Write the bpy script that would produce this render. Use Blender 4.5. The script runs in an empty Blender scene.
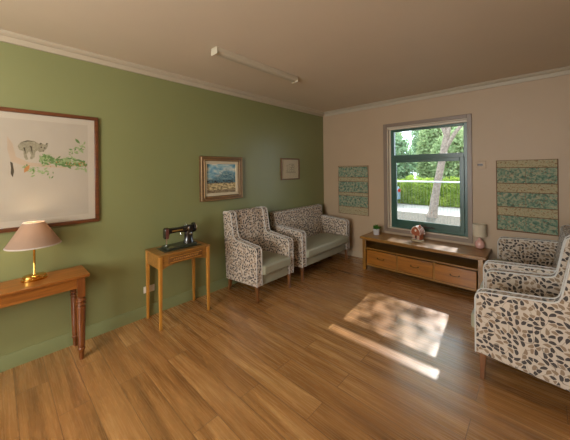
import bpy, bmesh, math, random
from mathutils import Vector, Matrix
R = math.radians
PI = math.pi
C = bpy.context.scene.collection
random.seed(7)

# ------------------------------------------------------------------ materials
def s2l(c):
    return tuple(((x/12.92) if x <= .04045 else ((x+.055)/1.055)**2.4) for x in c)
def rgb(r, g, b): return s2l((r/255, g/255, b/255)) + (1,)

class NT:
    def __init__(self, name):
        self.m = bpy.data.materials.new(name); self.m.use_nodes = True
        self.t = self.m.node_tree; self.t.nodes.clear()
        self.out = self.n('ShaderNodeOutputMaterial')
    def n(self, typ, **kw):
        nd = self.t.nodes.new(typ)
        for k, v in kw.items():
            if k.startswith('i_'):
                key = k[2:].replace('_', ' ')
                nd.inputs[key].default_value = v
            else: setattr(nd, k, v)
        return nd
    def l(self, a, b): self.t.links.new(a, b)
    def math(self, op, a, b=None, clamp=False):
        nd = self.n('ShaderNodeMath', operation=op); nd.use_clamp = clamp
        for i, v in enumerate((a, b)):
            if v is None: continue
            if isinstance(v, (int, float)): nd.inputs[i].default_value = v
            else: self.l(v, nd.inputs[i])
        return nd.outputs[0]
    def mix(self, f, a, b, blend='MIX'):
        nd = self.n('ShaderNodeMix', data_type='RGBA', blend_type=blend)
        for i, v in ((0, f), (6, a), (7, b)):
            if isinstance(v, (int, float)): nd.inputs[i].default_value = v
            elif isinstance(v, tuple): nd.inputs[i].default_value = v
            else: self.l(v, nd.inputs[i])
        return nd.outputs[2]
    def ramp(self, f, stops):
        nd = self.n('ShaderNodeValToRGB'); e = nd.color_ramp.elements
        while len(e) < len(stops): e.new(.5)
        for k, (p, c) in enumerate(stops): e[k].position = p; e[k].color = c
        self.l(f, nd.inputs[0]); return nd.outputs[0]
    def noise(self, vec, scale, detail=3, dist=0, rough=.5):
        nd = self.n('ShaderNodeTexNoise'); nd.inputs['Scale'].default_value = scale
        nd.inputs['Detail'].default_value = detail; nd.inputs['Distortion'].default_value = dist
        nd.inputs['Roughness'].default_value = rough
        self.l(vec, nd.inputs['Vector']); return nd.outputs['Fac']
    def coord(self, which='Object', scale=None, loc=None):
        tc = self.n('ShaderNodeTexCoord'); o = tc.outputs[which]
        if scale or loc:
            mp = self.n('ShaderNodeMapping'); self.l(o, mp.inputs[0])
            if scale: mp.inputs['Scale'].default_value = scale
            if loc: mp.inputs['Location'].default_value = loc
            o = mp.outputs[0]
        return o
    def bsdf(self, col, rough=.5, metal=0, spec=.5, bump=None, bstr=.2, bdist=.002, coat=0, sheen=0, rcoat=.1):
        b = self.n('ShaderNodeBsdfPrincipled')
        if isinstance(col, tuple): b.inputs['Base Color'].default_value = col
        else: self.l(col, b.inputs['Base Color'])
        if isinstance(rough, (int, float)): b.inputs['Roughness'].default_value = rough
        else: self.l(rough, b.inputs['Roughness'])
        b.inputs['Metallic'].default_value = metal
        b.inputs['Specular IOR Level'].default_value = spec
        b.inputs['Coat Weight'].default_value = coat; b.inputs['Coat Roughness'].default_value = rcoat
        b.inputs['Sheen Weight'].default_value = sheen
        if bump is not None:
            bp = self.n('ShaderNodeBump'); bp.inputs['Strength'].default_value = bstr; bp.inputs['Distance'].default_value = bdist
            self.l(bump, bp.inputs['Height']); self.l(bp.outputs[0], b.inputs['Normal'])
        self.l(b.outputs[0], self.out.inputs[0]); return b

def plain(name, col, rough=.5, metal=0, spec=.5, vary=.06, scale=8, coat=0):
    t = NT(name); f = t.noise(t.coord(), scale, 4)
    d = tuple(x*(1-vary*2) for x in col[:3])+(1,)
    t.bsdf(t.mix(f, d, tuple(min(1, x*(1+vary*2)) for x in col[:3])+(1,)), rough, metal, spec, coat=coat)
    return t.m

def paint(name, col, rough=.5, spec=.5):
    t = NT(name); co = t.coord()
    f = t.noise(co, 2.0, 3); f2 = t.noise(co, 160, 2)
    c = t.mix(f, tuple(x*.95 for x in col[:3])+(1,), tuple(x*1.05 for x in col[:3])+(1,))
    t.bsdf(c, rough, 0, spec, bump=f2, bstr=.12, bdist=.0015); return t.m

def wood(name, c1, c2, axis=0, rough=.35, scale=1.0, coat=.2):
    t = NT(name); st = [14*scale]*3; st[axis] = 1.1*scale
    co = t.coord('Object', scale=tuple(st))
    g = t.noise(co, 1.6, 5, .6, .6); fine = t.noise(co, 9, 3, .2)
    m = t.math('ADD', t.math('MULTIPLY', g, .75), t.math('MULTIPLY', fine, .25))
    c = t.ramp(m, [(.32, c1), (.5, tuple((a+b)/2 for a, b in zip(c1, c2))), (.66, c2)])
    t.bsdf(c, rough, 0, .5, bump=m, bstr=.08, bdist=.001, coat=coat); return t.m

def fabric_mat():
    t = NT('leaf_print_fabric'); S = 1/.036
    uv = t.coord('UV', scale=(S, S, S))
    v = t.n('ShaderNodeTexVoronoi', voronoi_dimensions='2D', feature='F1'); v.inputs['Randomness'].default_value = .85
    v.inputs['Scale'].default_value = 1
    t.l(uv, v.inputs['Vector'])
    sub = t.n('ShaderNodeVectorMath', operation='SUBTRACT'); t.l(uv, sub.inputs[0]); t.l(v.outputs['Position'], sub.inputs[1])
    nz = t.noise(v.outputs['Position'], .23, 1)
    sc = t.n('ShaderNodeSeparateColor'); t.l(v.outputs['Color'], sc.inputs[0])
    ang = t.math('ADD', t.math('MULTIPLY', nz, 10.0), t.math('MULTIPLY', sc.outputs[1], .7))
    rot = t.n('ShaderNodeVectorRotate', rotation_type='Z_AXIS'); t.l(sub.outputs[0], rot.inputs['Vector']); t.l(ang, rot.inputs['Angle'])
    sx = t.n('ShaderNodeSeparateXYZ'); t.l(rot.outputs[0], sx.inputs[0])
    tt = t.math('ADD', t.math('MULTIPLY', sx.outputs[0], .70), .46)          # 0..1 along the leaf
    tc = t.math('MAXIMUM', tt, 0)
    # bend
    yb = t.math('ADD', sx.outputs[1], t.math('MULTIPLY', t.math('MULTIPLY', sx.outputs[0], sx.outputs[0]), .35))
    w = t.math('MULTIPLY', t.math('MULTIPLY', t.math('POWER', tc, .6), t.math('MAXIMUM', t.math('SUBTRACT', 1, tt), 0)), .92)
    d = t.math('SUBTRACT', w, t.math('ABSOLUTE', yb))
    ve = t.n('ShaderNodeTexVoronoi', voronoi_dimensions='2D', feature='DISTANCE_TO_EDGE'); ve.inputs['Randomness'].default_value = .85
    ve.inputs['Scale'].default_value = 1; t.l(uv, ve.inputs['Vector'])
    mask = t.math('MULTIPLY', t.math('MULTIPLY', d, 28, clamp=True), t.math('MULTIPLY', t.math('SUBTRACT', ve.outputs[0], .035), 22, clamp=True))
    rib = t.math('MULTIPLY', t.math('SUBTRACT', .022, t.math('ABSOLUTE', yb)), 30, clamp=True)
    pick = t.math('GREATER_THAN', sc.outputs[0], .42)
    leaf = t.mix(pick, rgb(134, 113, 92), rgb(66, 60, 58))
    leaf = t.mix(t.math('MULTIPLY', rib, .35), leaf, rgb(166, 152, 134))
    n2 = t.noise(uv, .22, 0)
    vine = t.math('MULTIPLY', t.math('SUBTRACT', .045, t.math('ABSOLUTE', t.math('SUBTRACT', t.math('FRACT', t.math('MULTIPLY', n2, 7)), .5))), 40, clamp=True)
    base = t.mix(t.math('MULTIPLY', vine, .7), rgb(188, 174, 157), rgb(92, 82, 72))
    col = t.mix(mask, base, leaf)
    wv = t.noise(uv, 60, 1)
    t.bsdf(col, .85, 0, .25, bump=wv, bstr=.15, bdist=.0006, sheen=.15); return t.m

def floor_mat():
    t = NT('timber_look_vinyl_planks')
    co = t.coord('Object', loc=(.35, -.09, 0))
    br = t.n('ShaderNodeTexBrick'); t.l(co, br.inputs['Vector'])
    br.offset = .37; br.offset_frequency = 2
    for k, v in {'Scale': 1, 'Mortar Size': .0026, 'Mortar Smooth': .3, 'Bias': 0, 'Brick Width': 1.22, 'Row Height': .18}.items(): br.inputs[k].default_value = v
    br.inputs['Color1'].default_value = (0, 0, 0, 1); br.inputs['Color2'].default_value = (1, 1, 1, 1); br.inputs['Mortar'].default_value = (.5, .5, .5, 1)
    cmb = t.n('ShaderNodeCombineXYZ'); t.l(t.math('MULTIPLY', br.outputs['Color'], 37.0), cmb.inputs[0]); t.l(t.math('MULTIPLY', br.outputs['Color'], 19.0), cmb.inputs[1])
    ad = t.n('ShaderNodeVectorMath', operation='ADD'); t.l(co, ad.inputs[0]); t.l(cmb.outputs[0], ad.inputs[1])
    mp = t.n('ShaderNodeMapping'); mp.inputs['Scale'].default_value = (.8, 11, 1); t.l(ad.outputs[0], mp.inputs[0])
    g = t.noise(mp.outputs[0], 1.15, 4, .7, .5)
    mp2 = t.n('ShaderNodeMapping'); mp2.inputs['Scale'].default_value = (2.2, 60, 1); t.l(ad.outputs[0], mp2.inputs[0])
    fn = t.noise(mp2.outputs[0], 1.5, 3, .3)
    m = t.math('ADD', t.math('MULTIPLY', g, .9), t.math('MULTIPLY', fn, .1))
    m = t.math('ADD', m, t.math('MULTIPLY', t.math('SUBTRACT', br.outputs['Color'], .5), .17))
    col = t.ramp(m, [(.26, rgb(118, 82, 46)), (.45, rgb(150, 106, 60)), (.58, rgb(165, 119, 70)), (.76, rgb(192, 149, 95))])
    col = t.mix(t.math('MULTIPLY', br.outputs['Fac'], .8), col, rgb(92, 64, 40))
    rg = t.math('ADD', .20, t.math('MULTIPLY', fn, .14))
    t.bsdf(col, rg, 0, .6, bump=t.math('SUBTRACT', fn, t.math('MULTIPLY', br.outputs['Fac'], 1.5)), bstr=.16, bdist=.0012, coat=.6, rcoat=.25); return t.m

def glass_mat(name, tint=(1, 1, 1, 1), refl=1.0):
    t = NT(name); tr = t.n('ShaderNodeBsdfTransparent'); tr.inputs[0].default_value = tint
    gl = t.n('ShaderNodeBsdfGlossy'); gl.inputs['Roughness'].default_value = .02
    lw = t.n('ShaderNodeLayerWeight'); lw.inputs[0].default_value = .5
    fr = t.math('ADD', .04, t.math('MULTIPLY', t.math('POWER', lw.outputs['Facing'], 5.0), .9))
    mx = t.n('ShaderNodeMixShader'); t.l(t.math('MULTIPLY', fr, refl), mx.inputs[0])
    t.l(tr.outputs[0], mx.inputs[1]); t.l(gl.outputs[0], mx.inputs[2]); t.l(mx.outputs[0], t.out.inputs[0]); return t.m

def shade_mat(name, col, trans=.5):
    t = NT(name); f = t.noise(t.coord(), 90, 2)
    c = t.mix(f, tuple(x*.94 for x in col[:3])+(1,), col)
    d = t.n('ShaderNodeBsdfDiffuse'); tl = t.n('ShaderNodeBsdfTranslucent'); t.l(c, d.inputs[0]); t.l(c, tl.inputs[0])
    mx = t.n('ShaderNodeMixShader'); mx.inputs[0].default_value = trans
    t.l(d.outputs[0], mx.inputs[1]); t.l(tl.outputs[0], mx.inputs[2]); t.l(mx.outputs[0], t.out.inputs[0]); return t.m

def leaf_mat(name, c1, c2, trans=.5):
    t = NT(name); f = t.noise(t.coord(), 2.2, 3)
    f = t.math('MULTIPLY', t.math('SUBTRACT', f, .3), 2.4, clamp=True)
    c = t.mix(f, c1, c2)
    d = t.n('ShaderNodeBsdfDiffuse'); tl = t.n('ShaderNodeBsdfTranslucent'); t.l(c, d.inputs[0]); t.l(c, tl.inputs[0])
    mx = t.n('ShaderNodeMixShader'); mx.inputs[0].default_value = trans
    t.l(d.outputs[0], mx.inputs[1]); t.l(tl.outputs[0], mx.inputs[2]); t.l(mx.outputs[0], t.out.inputs[0]); return t.m

def toile_mat():
    # small repeating country-scene print in teal and brown on cream, in metres (UV)
    t = NT('toile_print_fabric'); uv = t.coord('UV')
    w = t.noise(uv, 28, 4, .6); w2 = t.noise(uv, 70, 3, .4); w3 = t.noise(uv, 11, 2)
    sx = t.n('ShaderNodeSeparateXYZ'); t.l(uv, sx.inputs[0])
    col = t.ramp(w, [(.34, rgb(74, 100, 86)), (.45, rgb(104, 130, 110)), (.56, rgb(140, 148, 122)), (.68, rgb(166, 154, 126))])
    br = t.math('MULTIPLY', t.math('SUBTRACT', w2, .56), 16, clamp=True)
    col = t.mix(t.math('MULTIPLY', br, t.math('MULTIPLY', t.math('SUBTRACT', w3, .36), 4, clamp=True)), col, rgb(120, 72, 52))
    t.bsdf(col, .85, 0, .2); return t.m
def toile_band_mat():
    t = NT('cream_toile_band_fabric'); uv = t.coord('UV')
    w = t.noise(uv, 45, 4, .5)
    col = t.ramp(w, [(.34, rgb(128, 98, 72)), (.44, rgb(154, 142, 110)), (.56, rgb(168, 156, 124)), (.68, rgb(128, 138, 108))])
    t.bsdf(col, .85, 0, .2); return t.m

def landscape_mat():
    # loose oil landscape: sky, blue ranges, trees, ochre foreground. UV 0..1
    t = NT('oil_landscape_canvas'); uv = t.coord('UV')
    sx = t.n('ShaderNodeSeparateXYZ'); t.l(uv, sx.inputs[0]); x, y = sx.outputs[0], sx.outputs[1]
    mp = t.n('ShaderNodeMapping'); mp.inputs['Scale'].default_value = (1, 1.8, 1); t.l(uv, mp.inputs[0])
    n1 = t.noise(mp.outputs[0], 3.2, 4, .4); n2 = t.noise(mp.outputs[0], 11, 4, .5); n3 = t.noise(mp.outputs[0], 26, 2)
    sky = t.ramp(n1, [(.38, rgb(84, 136, 160)), (.52, rgb(150, 180, 182)), (.64, rgb(214, 208, 188))])
    ridge = t.math('ADD', t.math('SUBTRACT', .84, t.math('MULTIPLY', t.math('ABSOLUTE', t.math('SUBTRACT', x, .68)), .52)), t.math('MULTIPLY', t.math('SUBTRACT', n2, .5), .5))
    mt = t.math('MULTIPLY', t.math('SUBTRACT', ridge, y), 9, clamp=True)
    mcol = t.ramp(n2, [(.36, rgb(58, 88, 100)), (.5, rgb(88, 124, 134)), (.64, rgb(136, 158, 152))])
    col = t.mix(mt, sky, mcol)
    hill = t.math('MULTIPLY', t.math('SUBTRACT', t.math('ADD', .36, t.math('MULTIPLY', t.math('SUBTRACT', n3, .5), .1)), y), 30, clamp=True)
    fcol = t.ramp(n2, [(.36, rgb(96, 84, 60)), (.5, rgb(176, 158, 112)), (.64, rgb(208, 190, 146))])
    col = t.mix(hill, col, fcol)
    dk = t.math('MULTIPLY', t.math('SUBTRACT', .075, t.math('ABSOLUTE', t.math('SUBTRACT', y, t.math('ADD', .36, t.math('MULTIPLY', n3, .05))))), 30, clamp=True)
    dk = t.math('MULTIPLY', dk, t.math('MULTIPLY', t.math('SUBTRACT', n2, .47), 12, clamp=True))
    col = t.mix(dk, col, rgb(38, 44, 44))
    low = t.math('MULTIPLY', t.math('SUBTRACT', .13, y), 20, clamp=True)
    col = t.mix(t.math('MULTIPLY', low, t.math('MULTIPLY', n3, 1.3)), col, rgb(84, 62, 48))
    t.bsdf(col, .5, 0, .4, bump=n2, bstr=.3, bdist=.002); return t.m

def ground_mat(name, c1, c2, sc=6):
    t = NT(name); co = t.coord(); f = t.noise(co, sc, 5, 0, .7)
    t.bsdf(t.ramp(f, [(.35, c1), (.65, c2)]), .9, 0, .2); return t.m

M = {}
M['green'] = paint('green_wall_paint', rgb(122, 125, 82), .38, .5)
M['greenskirt'] = paint('green_gloss_skirting_paint', rgb(120, 126, 86), .3, .5)
M['cream'] = paint('warm_cream_wall_paint', rgb(172, 149, 121), .5, .4)
M['creamskirt'] = paint('cream_gloss_paint', rgb(170, 152, 126), .35)
M['ceil'] = paint('ceiling_paint', rgb(208, 194, 172), .6, .3)
M['cornice'] = paint('cornice_paint', rgb(172, 160, 138), .5, .3)
M['floor'] = floor_mat()
M['arch'] = paint('mauve_brown_architrave_paint', rgb(126, 108, 92), .4)
M['wgreen'] = plain('dark_green_window_aluminium', rgb(38, 76, 64), .3, .0, .6)
M['reveal'] = paint('pale_reveal_paint', rgb(205, 190, 168), .4)
M['glass'] = glass_mat('window_glass', refl=.8)
M['pglass'] = glass_mat('picture_glass', refl=.9)
M['fabric'] = fabric_mat()
M['piping'] = plain('grey_piping_cord', rgb(190, 188, 182), .6)
M['vinyl'] = plain('sage_grey_vinyl', rgb(146, 144, 122), .42, 0, .4, .03)
M['chairleg'] = wood('walnut_stained_leg', rgb(84, 50, 24), rgb(128, 80, 40), 2)
M['oakx'] = wood('honey_oak_x', rgb(106, 70, 24), rgb(152, 106, 42), 0)
M['oakz'] = wood('honey_oak_z', rgb(104, 68, 22), rgb(148, 102, 38), 2)
M['drawer'] = wood('golden_oak_drawer', rgb(112, 66, 16), rgb(166, 104, 28), 0, .35)
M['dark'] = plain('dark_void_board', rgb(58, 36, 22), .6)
M['tabley'] = wood('red_brown_timber_y', rgb(112, 64, 24), rgb(162, 100, 38), 1, .28)
M['tablez'] = wood('red_brown_timber_z', rgb(84, 44, 18), rgb(124, 70, 30), 2, .25)
M['saz'] = wood('light_oak_z', rgb(150, 98, 34), rgb(196, 138, 56), 2, .35)
M['say'] = wood('light_oak_y', rgb(112, 76, 30), rgb(160, 110, 50), 1, .3)
M['sadrawer'] = wood('brown_oak_drawer_front', rgb(84, 52, 22), rgb(126, 82, 38), 1, .35)
M['brass'] = plain('polished_brass', rgb(214, 170, 84), .16, 1, .5, .03)
M['handle'] = plain('antique_bronze', rgb(92, 70, 44), .35, .9)
M['shade'] = shade_mat('mauve_lampshade_cloth', rgb(176, 152, 132), .45)
M['shadetrim'] = plain('shade_trim_tape', rgb(180, 168, 160), .6)
M['bulb'] = None
M['frame1'] = wood('mahogany_frame', rgb(72, 38, 18), rgb(106, 60, 30), 1, .3)
M['frame2'] = wood('bronzed_wood_frame', rgb(76, 54, 30), rgb(116, 86, 50), 1, .4)
M['frame2i'] = plain('gilt_slip', rgb(150, 118, 70), .4, .3)
M['frame3'] = wood('brown_thin_frame', rgb(84, 58, 32), rgb(120, 84, 50), 1, .4)
M['mat'] = plain('cream_mat_board', rgb(192, 180, 152), .8, 0, .2, .02)
M['mat1'] = plain('ivory_mat_board', rgb(184, 174, 156), .8, 0, .2, .02)
M['paper'] = plain('aged_print_paper', rgb(174, 164, 147), .8, 0, .2, .03)
M['land'] = landscape_mat()
M['ink'] = plain('grey_pencil_line', rgb(92, 98, 86), .8)
M['fur'] = plain('grey_brown_animal_wash', rgb(140, 134, 112), .9, 0, .1, .3, 60)
M['furd'] = plain('dark_animal_wash', rgb(70, 64, 52), .9, 0, .1)
M['pgreen'] = plain('painted_leaf_green', rgb(92, 122, 70), .9, 0, .1, .2, 40)
M['pgreen2'] = plain('painted_leaf_pale', rgb(138, 156, 108), .9, 0, .1, .2, 40)
M['porange'] = plain('painted_orange_bud', rgb(178, 120, 66), .9)
M['pbranch'] = plain('painted_branch_wash', rgb(176, 156, 132), .9)
M['black'] = plain('black_enamel', rgb(20, 20, 21), .18, .1, .6, .05, 8, .6)
M['chrome'] = plain('chrome', rgb(200, 200, 196), .15, 1)
M['bed'] = plain('grey_green_bed_plate', rgb(58, 62, 48), .3, .2)
M['gold'] = plain('gold_decal', rgb(170, 130, 60), .4, .7)
M['redbr'] = plain('worn_maroon_enamel', rgb(92, 50, 42), .3)
M['white'] = plain('white_plastic', rgb(214, 208, 196), .4)
M['darkpl'] = plain('dark_plastic', rgb(60, 50, 44), .4)
M['diff'] = plain('ribbed_acrylic_diffuser', rgb(184, 174, 152), .35)
M['toile'] = toile_mat(); M['toileb'] = toile_band_mat()
M['bind'] = plain('russet_binding_tape', rgb(120, 84, 60), .8)
M['pot'] = plain('pale_grey_ceramic', rgb(188, 184, 182), .35)
M['plant'] = leaf_mat('succulent_leaf', rgb(34, 84, 30), rgb(92, 140, 66), .15)
M['soil'] = plain('potting_soil', rgb(50, 36, 26), .9)
M['pink'] = plain('pink_glazed_ceramic', rgb(206, 158, 146), .22, 0, .6, .03, 8, .4)
M['drum'] = shade_mat('cream_drum_shade_cloth', rgb(216, 204, 180), .3)
M['ging'] = plain('gingerbread_brown', rgb(156, 88, 58), .6, 0, .4, .12, 60)
M['icing'] = plain('white_icing', rgb(222, 214, 202), .5)
M['hbase'] = plain('snowy_base', rgb(176, 160, 128), .5)
M['bark'] = ground_mat('pale_bark', rgb(104, 92, 82), rgb(150, 136, 122), 14)
M['leafA'] = leaf_mat('eucalypt_leaf', rgb(124, 146, 102), rgb(184, 202, 150))
M['leafB'] = leaf_mat('blue_green_leaf', rgb(112, 142, 110), rgb(168, 194, 150))
M['leafH'] = leaf_mat('hedge_leaf', rgb(104, 136, 58), rgb(184, 200, 96))
M['pave'] = ground_mat('pale_concrete_pavement', rgb(150, 146, 138), rgb(176, 170, 162), 3)
M['gravel'] = ground_mat('grey_gravel', rgb(58, 54, 46), rgb(104, 98, 86), 18)
M['fence'] = plain('white_fence_paint', rgb(206, 214, 214), .4)
M['wire'] = plain('galvanised_wire', rgb(120, 126, 118), .5, .3)
M['carp'] = plain('pale_blue_car_paint', rgb(150, 176, 198), .25, .2, .5, .02, 3, .5)
M['carg'] = plain('dark_car_glass', rgb(40, 50, 58), .08)
M['tyre'] = plain('black_tyre_rubber', rgb(34, 34, 34), .8)
M['tail'] = plain('red_lamp_lens', rgb(150, 30, 24), .2)
M['eave'] = paint('eave_lining', rgb(190, 180, 162), .6)
t = NT('warm_bulb'); e = t.n('ShaderNodeEmission'); e.inputs[0].default_value = (1, .72, .42, 1); e.inputs[1].default_value = 30
t.l(e.outputs[0], t.out.inputs[0]); M['bulb'] = t.m
t = NT('added_batten_glow'); e = t.n('ShaderNodeEmission'); e.inputs[0].default_value = (1, .86, .68, 1); e.inputs[1].default_value = 3  # glow of the added batten behind the camera
t.l(e.outputs[0], t.out.inputs[0]); M['addedglow'] = t.m

# ------------------------------------------------------------------ mesh helpers
class MB:
    def __init__(self): self.bm = bmesh.new(); self.mi = 0
    def _f(self, vs, sm=True):
        try:
            f = self.bm.faces.new(vs); f.material_index = self.mi; f.smooth = sm; return f
        except ValueError: return None
    def box(self, x0, x1, y0, y1, z0, z1):
        v = [self.bm.verts.new(p) for p in ((x0,y0,z0),(x1,y0,z0),(x1,y1,z0),(x0,y1,z0),(x0,y0,z1),(x1,y0,z1),(x1,y1,z1),(x0,y1,z1))]
        for q in ((0,3,2,1),(4,5,6,7),(0,1,5,4),(1,2,6,5),(2,3,7,6),(3,0,4,7)): self._f([v[i] for i in q])
        return self
    def prism(self, pts, axis, a, b):
        """polygon pts in the two remaining axes, extruded along axis from a to b"""
        def P(p, h):
            if axis == 0: return (h, p[0], p[1])
            if axis == 1: return (p[0], h, p[1])
            return (p[0], p[1], h)
        A = [self.bm.verts.new(P(p, a)) for p in pts]; B = [self.bm.verts.new(P(p, b)) for p in pts]
        n = len(pts); self._f(A); self._f(B[::-1])
        for i in range(n): self._f([A[i], B[i], B[(i+1) % n], A[(i+1) % n]])
        return self
    def loft(self, rings, cap=True, closed=False):
        V = [[self.bm.verts.new(p) for p in r] for r in rings]; n = len(V[0])
        pairs = list(zip(V, V[1:])) + ([(V[-1], V[0])] if closed else [])
        for a, b in pairs:
            for i in range(n): self._f([a[i], a[(i+1) % n], b[(i+1) % n], b[i]])
        if cap and not closed: self._f(V[0][::-1]); self._f(V[-1])
        return self
    def lathe(self, prof, c=(0, 0, 0), n=20, axis=2, sx=1, sy=1):
        rings = []
        for r, h in prof:
            ring = []
            for k in range(n):
                a = 2*PI*k/n; p = (math.cos(a)*r*sx, math.sin(a)*r*sy)
                if axis == 2: q = (c[0]+p[0], c[1]+p[1], c[2]+h)
                elif axis == 1: q = (c[0]+p[0], c[1]+h, c[2]+p[1])
                else: q = (c[0]+h, c[1]+p[0], c[2]+p[1])
                ring.append(q)
            rings.append(ring)
        return self.loft(rings)
    def shell(self, prof, c=(0, 0, 0), n=32):
        rings = [[(c[0]+math.cos(2*PI*k/n)*r, c[1]+math.sin(2*PI*k/n)*r, c[2]+h) for k in range(n)] for r, h in prof]
        return self.loft(rings, closed=True)
    def tube(self, pts, r, n=8, taper=None):
        pts = [Vector(p) for p in pts]; rings = []; up = None
        for i, p in enumerate(pts):
            d = (pts[min(i+1, len(pts)-1)]-pts[max(i-1, 0)]).normalized()
            if up is None: up = d.orthogonal().normalized()
            else: up = (up-d*up.dot(d)); up = up.normalized() if up.length > 1e-6 else d.orthogonal().normalized()
            s = d.cross(up); rr = r if taper is None else taper[i]
            rings.append([p+(up*math.cos(2*PI*k/n)+s*math.sin(2*PI*k/n))*rr for k in range(n)])
        return self.loft(rings)
    def taper(self, x, y, z0, z1, a0, b0, a1, b1, x1=None, y1=None):
        """square post: half sizes a0,b0 at z0 and a1,b1 at z1"""
        x1 = x if x1 is None else x1; y1 = y if y1 is None else y1
        r = lambda cx, cy, a, b, z: [(cx-a, cy-b, z), (cx+a, cy-b, z), (cx+a, cy+b, z), (cx-a, cy+b, z)]
        return self.loft([r(x, y, a0, b0, z0), r(x1, y1, a1, b1, z1)])
    def leaf(self, p, L, w, ang=None):
        d = Vector((random.gauss(0, 1), random.gauss(0, 1), random.gauss(0, .8))).normalized()
        s = d.orthogonal().normalized(); s = Matrix.Rotation(random.random()*6.28, 3, d) @ s
        p = Vector(p); q = [p-d*L/2, p+s*w/2, p+d*L/2, p-s*w/2]
        self._f([self.bm.verts.new(v) for v in q], False)
    def build(self, name, mats, parent=None, bevel=0, seg=2, uv=True, norm=True, sharp=35):
        bm = self.bm
        if norm: bmesh.ops.recalc_face_normals(bm, faces=bm.faces)
        if sharp:
            for e in bm.edges:
                if len(e.link_faces) == 2 and e.calc_face_angle(0) > R(sharp): e.smooth = False
        if uv:
            L = bm.loops.layers.uv.new('UVMap')
            for f in bm.faces:
                n = f.normal; ax = max(range(3), key=lambda i: abs(n[i]))
                for l in f.loops:
                    c = l.vert.co
                    l[L].uv = (c.y+.37, c.z+.11) if ax == 0 else ((c.x, c.z) if ax == 1 else (c.x+.5, c.y+.21))
        me = bpy.data.meshes.new(name); bm.to_mesh(me); bm.free()
        o = bpy.data.objects.new(name, me); C.objects.link(o)
        for m in (mats if isinstance(mats, (list, tuple)) else [mats]): me.materials.append(M[m])
        if parent: o.parent = parent
        if bevel:
            b = o.modifiers.new('bevel', 'BEVEL'); b.width = bevel; b.segments = seg; b.limit_method = 'ANGLE'; b.angle_limit = R(30)
            b.harden_normals = False
            if seg > 1:
                for p in me.polygons: p.use_smooth = True
        return o

def thing(name, label, cat, loc=(0, 0, 0), rz=0, group=None):
    o = bpy.data.objects.new(name, None); o.empty_display_size = .1; C.objects.link(o)
    o.location = loc; o.rotation_euler = (0, 0, rz); o['label'] = label; o['category'] = cat
    if group: o['group'] = group
    return o
def tag(o, label, cat, group=None):
    o['label'] = label; o['category'] = cat
    if group: o['group'] = group
    return o
def struct(o): o['kind'] = 'structure'; return o
def dup(root, loc, rz, label):
    r = root.copy(); C.objects.link(r); r.location = loc; r.rotation_euler = (0, 0, rz); r['label'] = label
    for ch in list(root.children):
        c = ch.copy(); C.objects.link(c); c.parent = r
        for g in list(ch.children):
            d = g.copy(); C.objects.link(d); d.parent = c
    return r

# ------------------------------------------------------------------ room shell
D = 4.55; W = 3.60; YR = -2.6; HC = 2.76
struct(MB().box(-.2, W+.2, YR-.2, D+.2, -.12, 0).build('floor', 'floor'))
struct(MB().box(-.2, W+.2, YR-.2, D+.2, HC, HC+.15).build('ceiling', 'ceil'))
struct(MB().box(-.2, 0, YR-.2, D+.2, 0, HC).build('wall_left', 'green'))
struct(MB().box(W, W+.2, YR-.2, D+.2, 0, HC).build('wall_right', 'cream'))
wx0, wx1, wz0, wz1 = 1.308, 2.468, .615, 2.31
b = MB()
b.box(0, wx0, D, D+.2, 0, HC); b.box(wx1, W, D, D+.2, 0, HC); b.box(wx0, wx1, D, D+.2, 0, wz0); b.box(wx0, wx1, D, D+.2, wz1, HC)
struct(b.build('wall_back', 'cream'))
# rear wall; its unseen wide window is added for fill light
rx0, rx1, rz0, rz1 = 1.3, 3.42, .8, 2.25
b = MB()
b.box(0, rx0, YR-.2, YR, 0, HC); b.box(rx1, W, YR-.2, YR, 0, HC); b.box(rx0, rx1, YR-.2, YR, 0, rz0); b.box(rx0, rx1, YR-.2, YR, rz1, HC)
struct(b.build('wall_rear', 'cream'))
# skirting boards
sk = lambda y0, y1: [(0, 0), (.014, 0), (.014, .10), (.008, .118), (0, .12)]
struct(MB().prism([(.0005, 0), (.014, 0), (.014, .105), (.007, .12), (.0005, .12)], 1, YR, D-.001).build('baseboard_left', 'greenskirt'))
struct(MB().prism([(D-.0005, 0), (D-.014, 0), (D-.014, .085), (D-.007, .1), (D-.0005, .1)], 0, .016, W-.016).build('baseboard_back', 'creamskirt'))
struct(MB().prism([(W-.0005, 0), (W-.014, 0), (W-.014, .085), (W-.007, .1), (W-.0005, .1)], 1, YR, D-.001).build('baseboard_right', 'creamskirt'))
# cornices: a flat board on the wall, a quirk line and a small ceiling bead
def cornice(flip, pos):
    return [(pos+flip*.0005, HC-.082), (pos+flip*.012, HC-.080), (pos+flip*.016, HC-.035), (pos+flip*.028, HC-.030), (pos+flip*.05, HC-.012), (pos+flip*.055, HC-.0005), (pos+flip*.0005, HC-.0005)]
struct(MB().prism(cornice(1, 0), 1, YR, D-.001).build('trim_1', 'cornice'))
struct(MB().prism(cornice(-1, D), 0, .056, W-.056).build('trim_2', 'cornice'))
struct(MB().prism(cornice(-1, W), 1, YR, D-.001).build('trim_3', 'cornice'))

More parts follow.
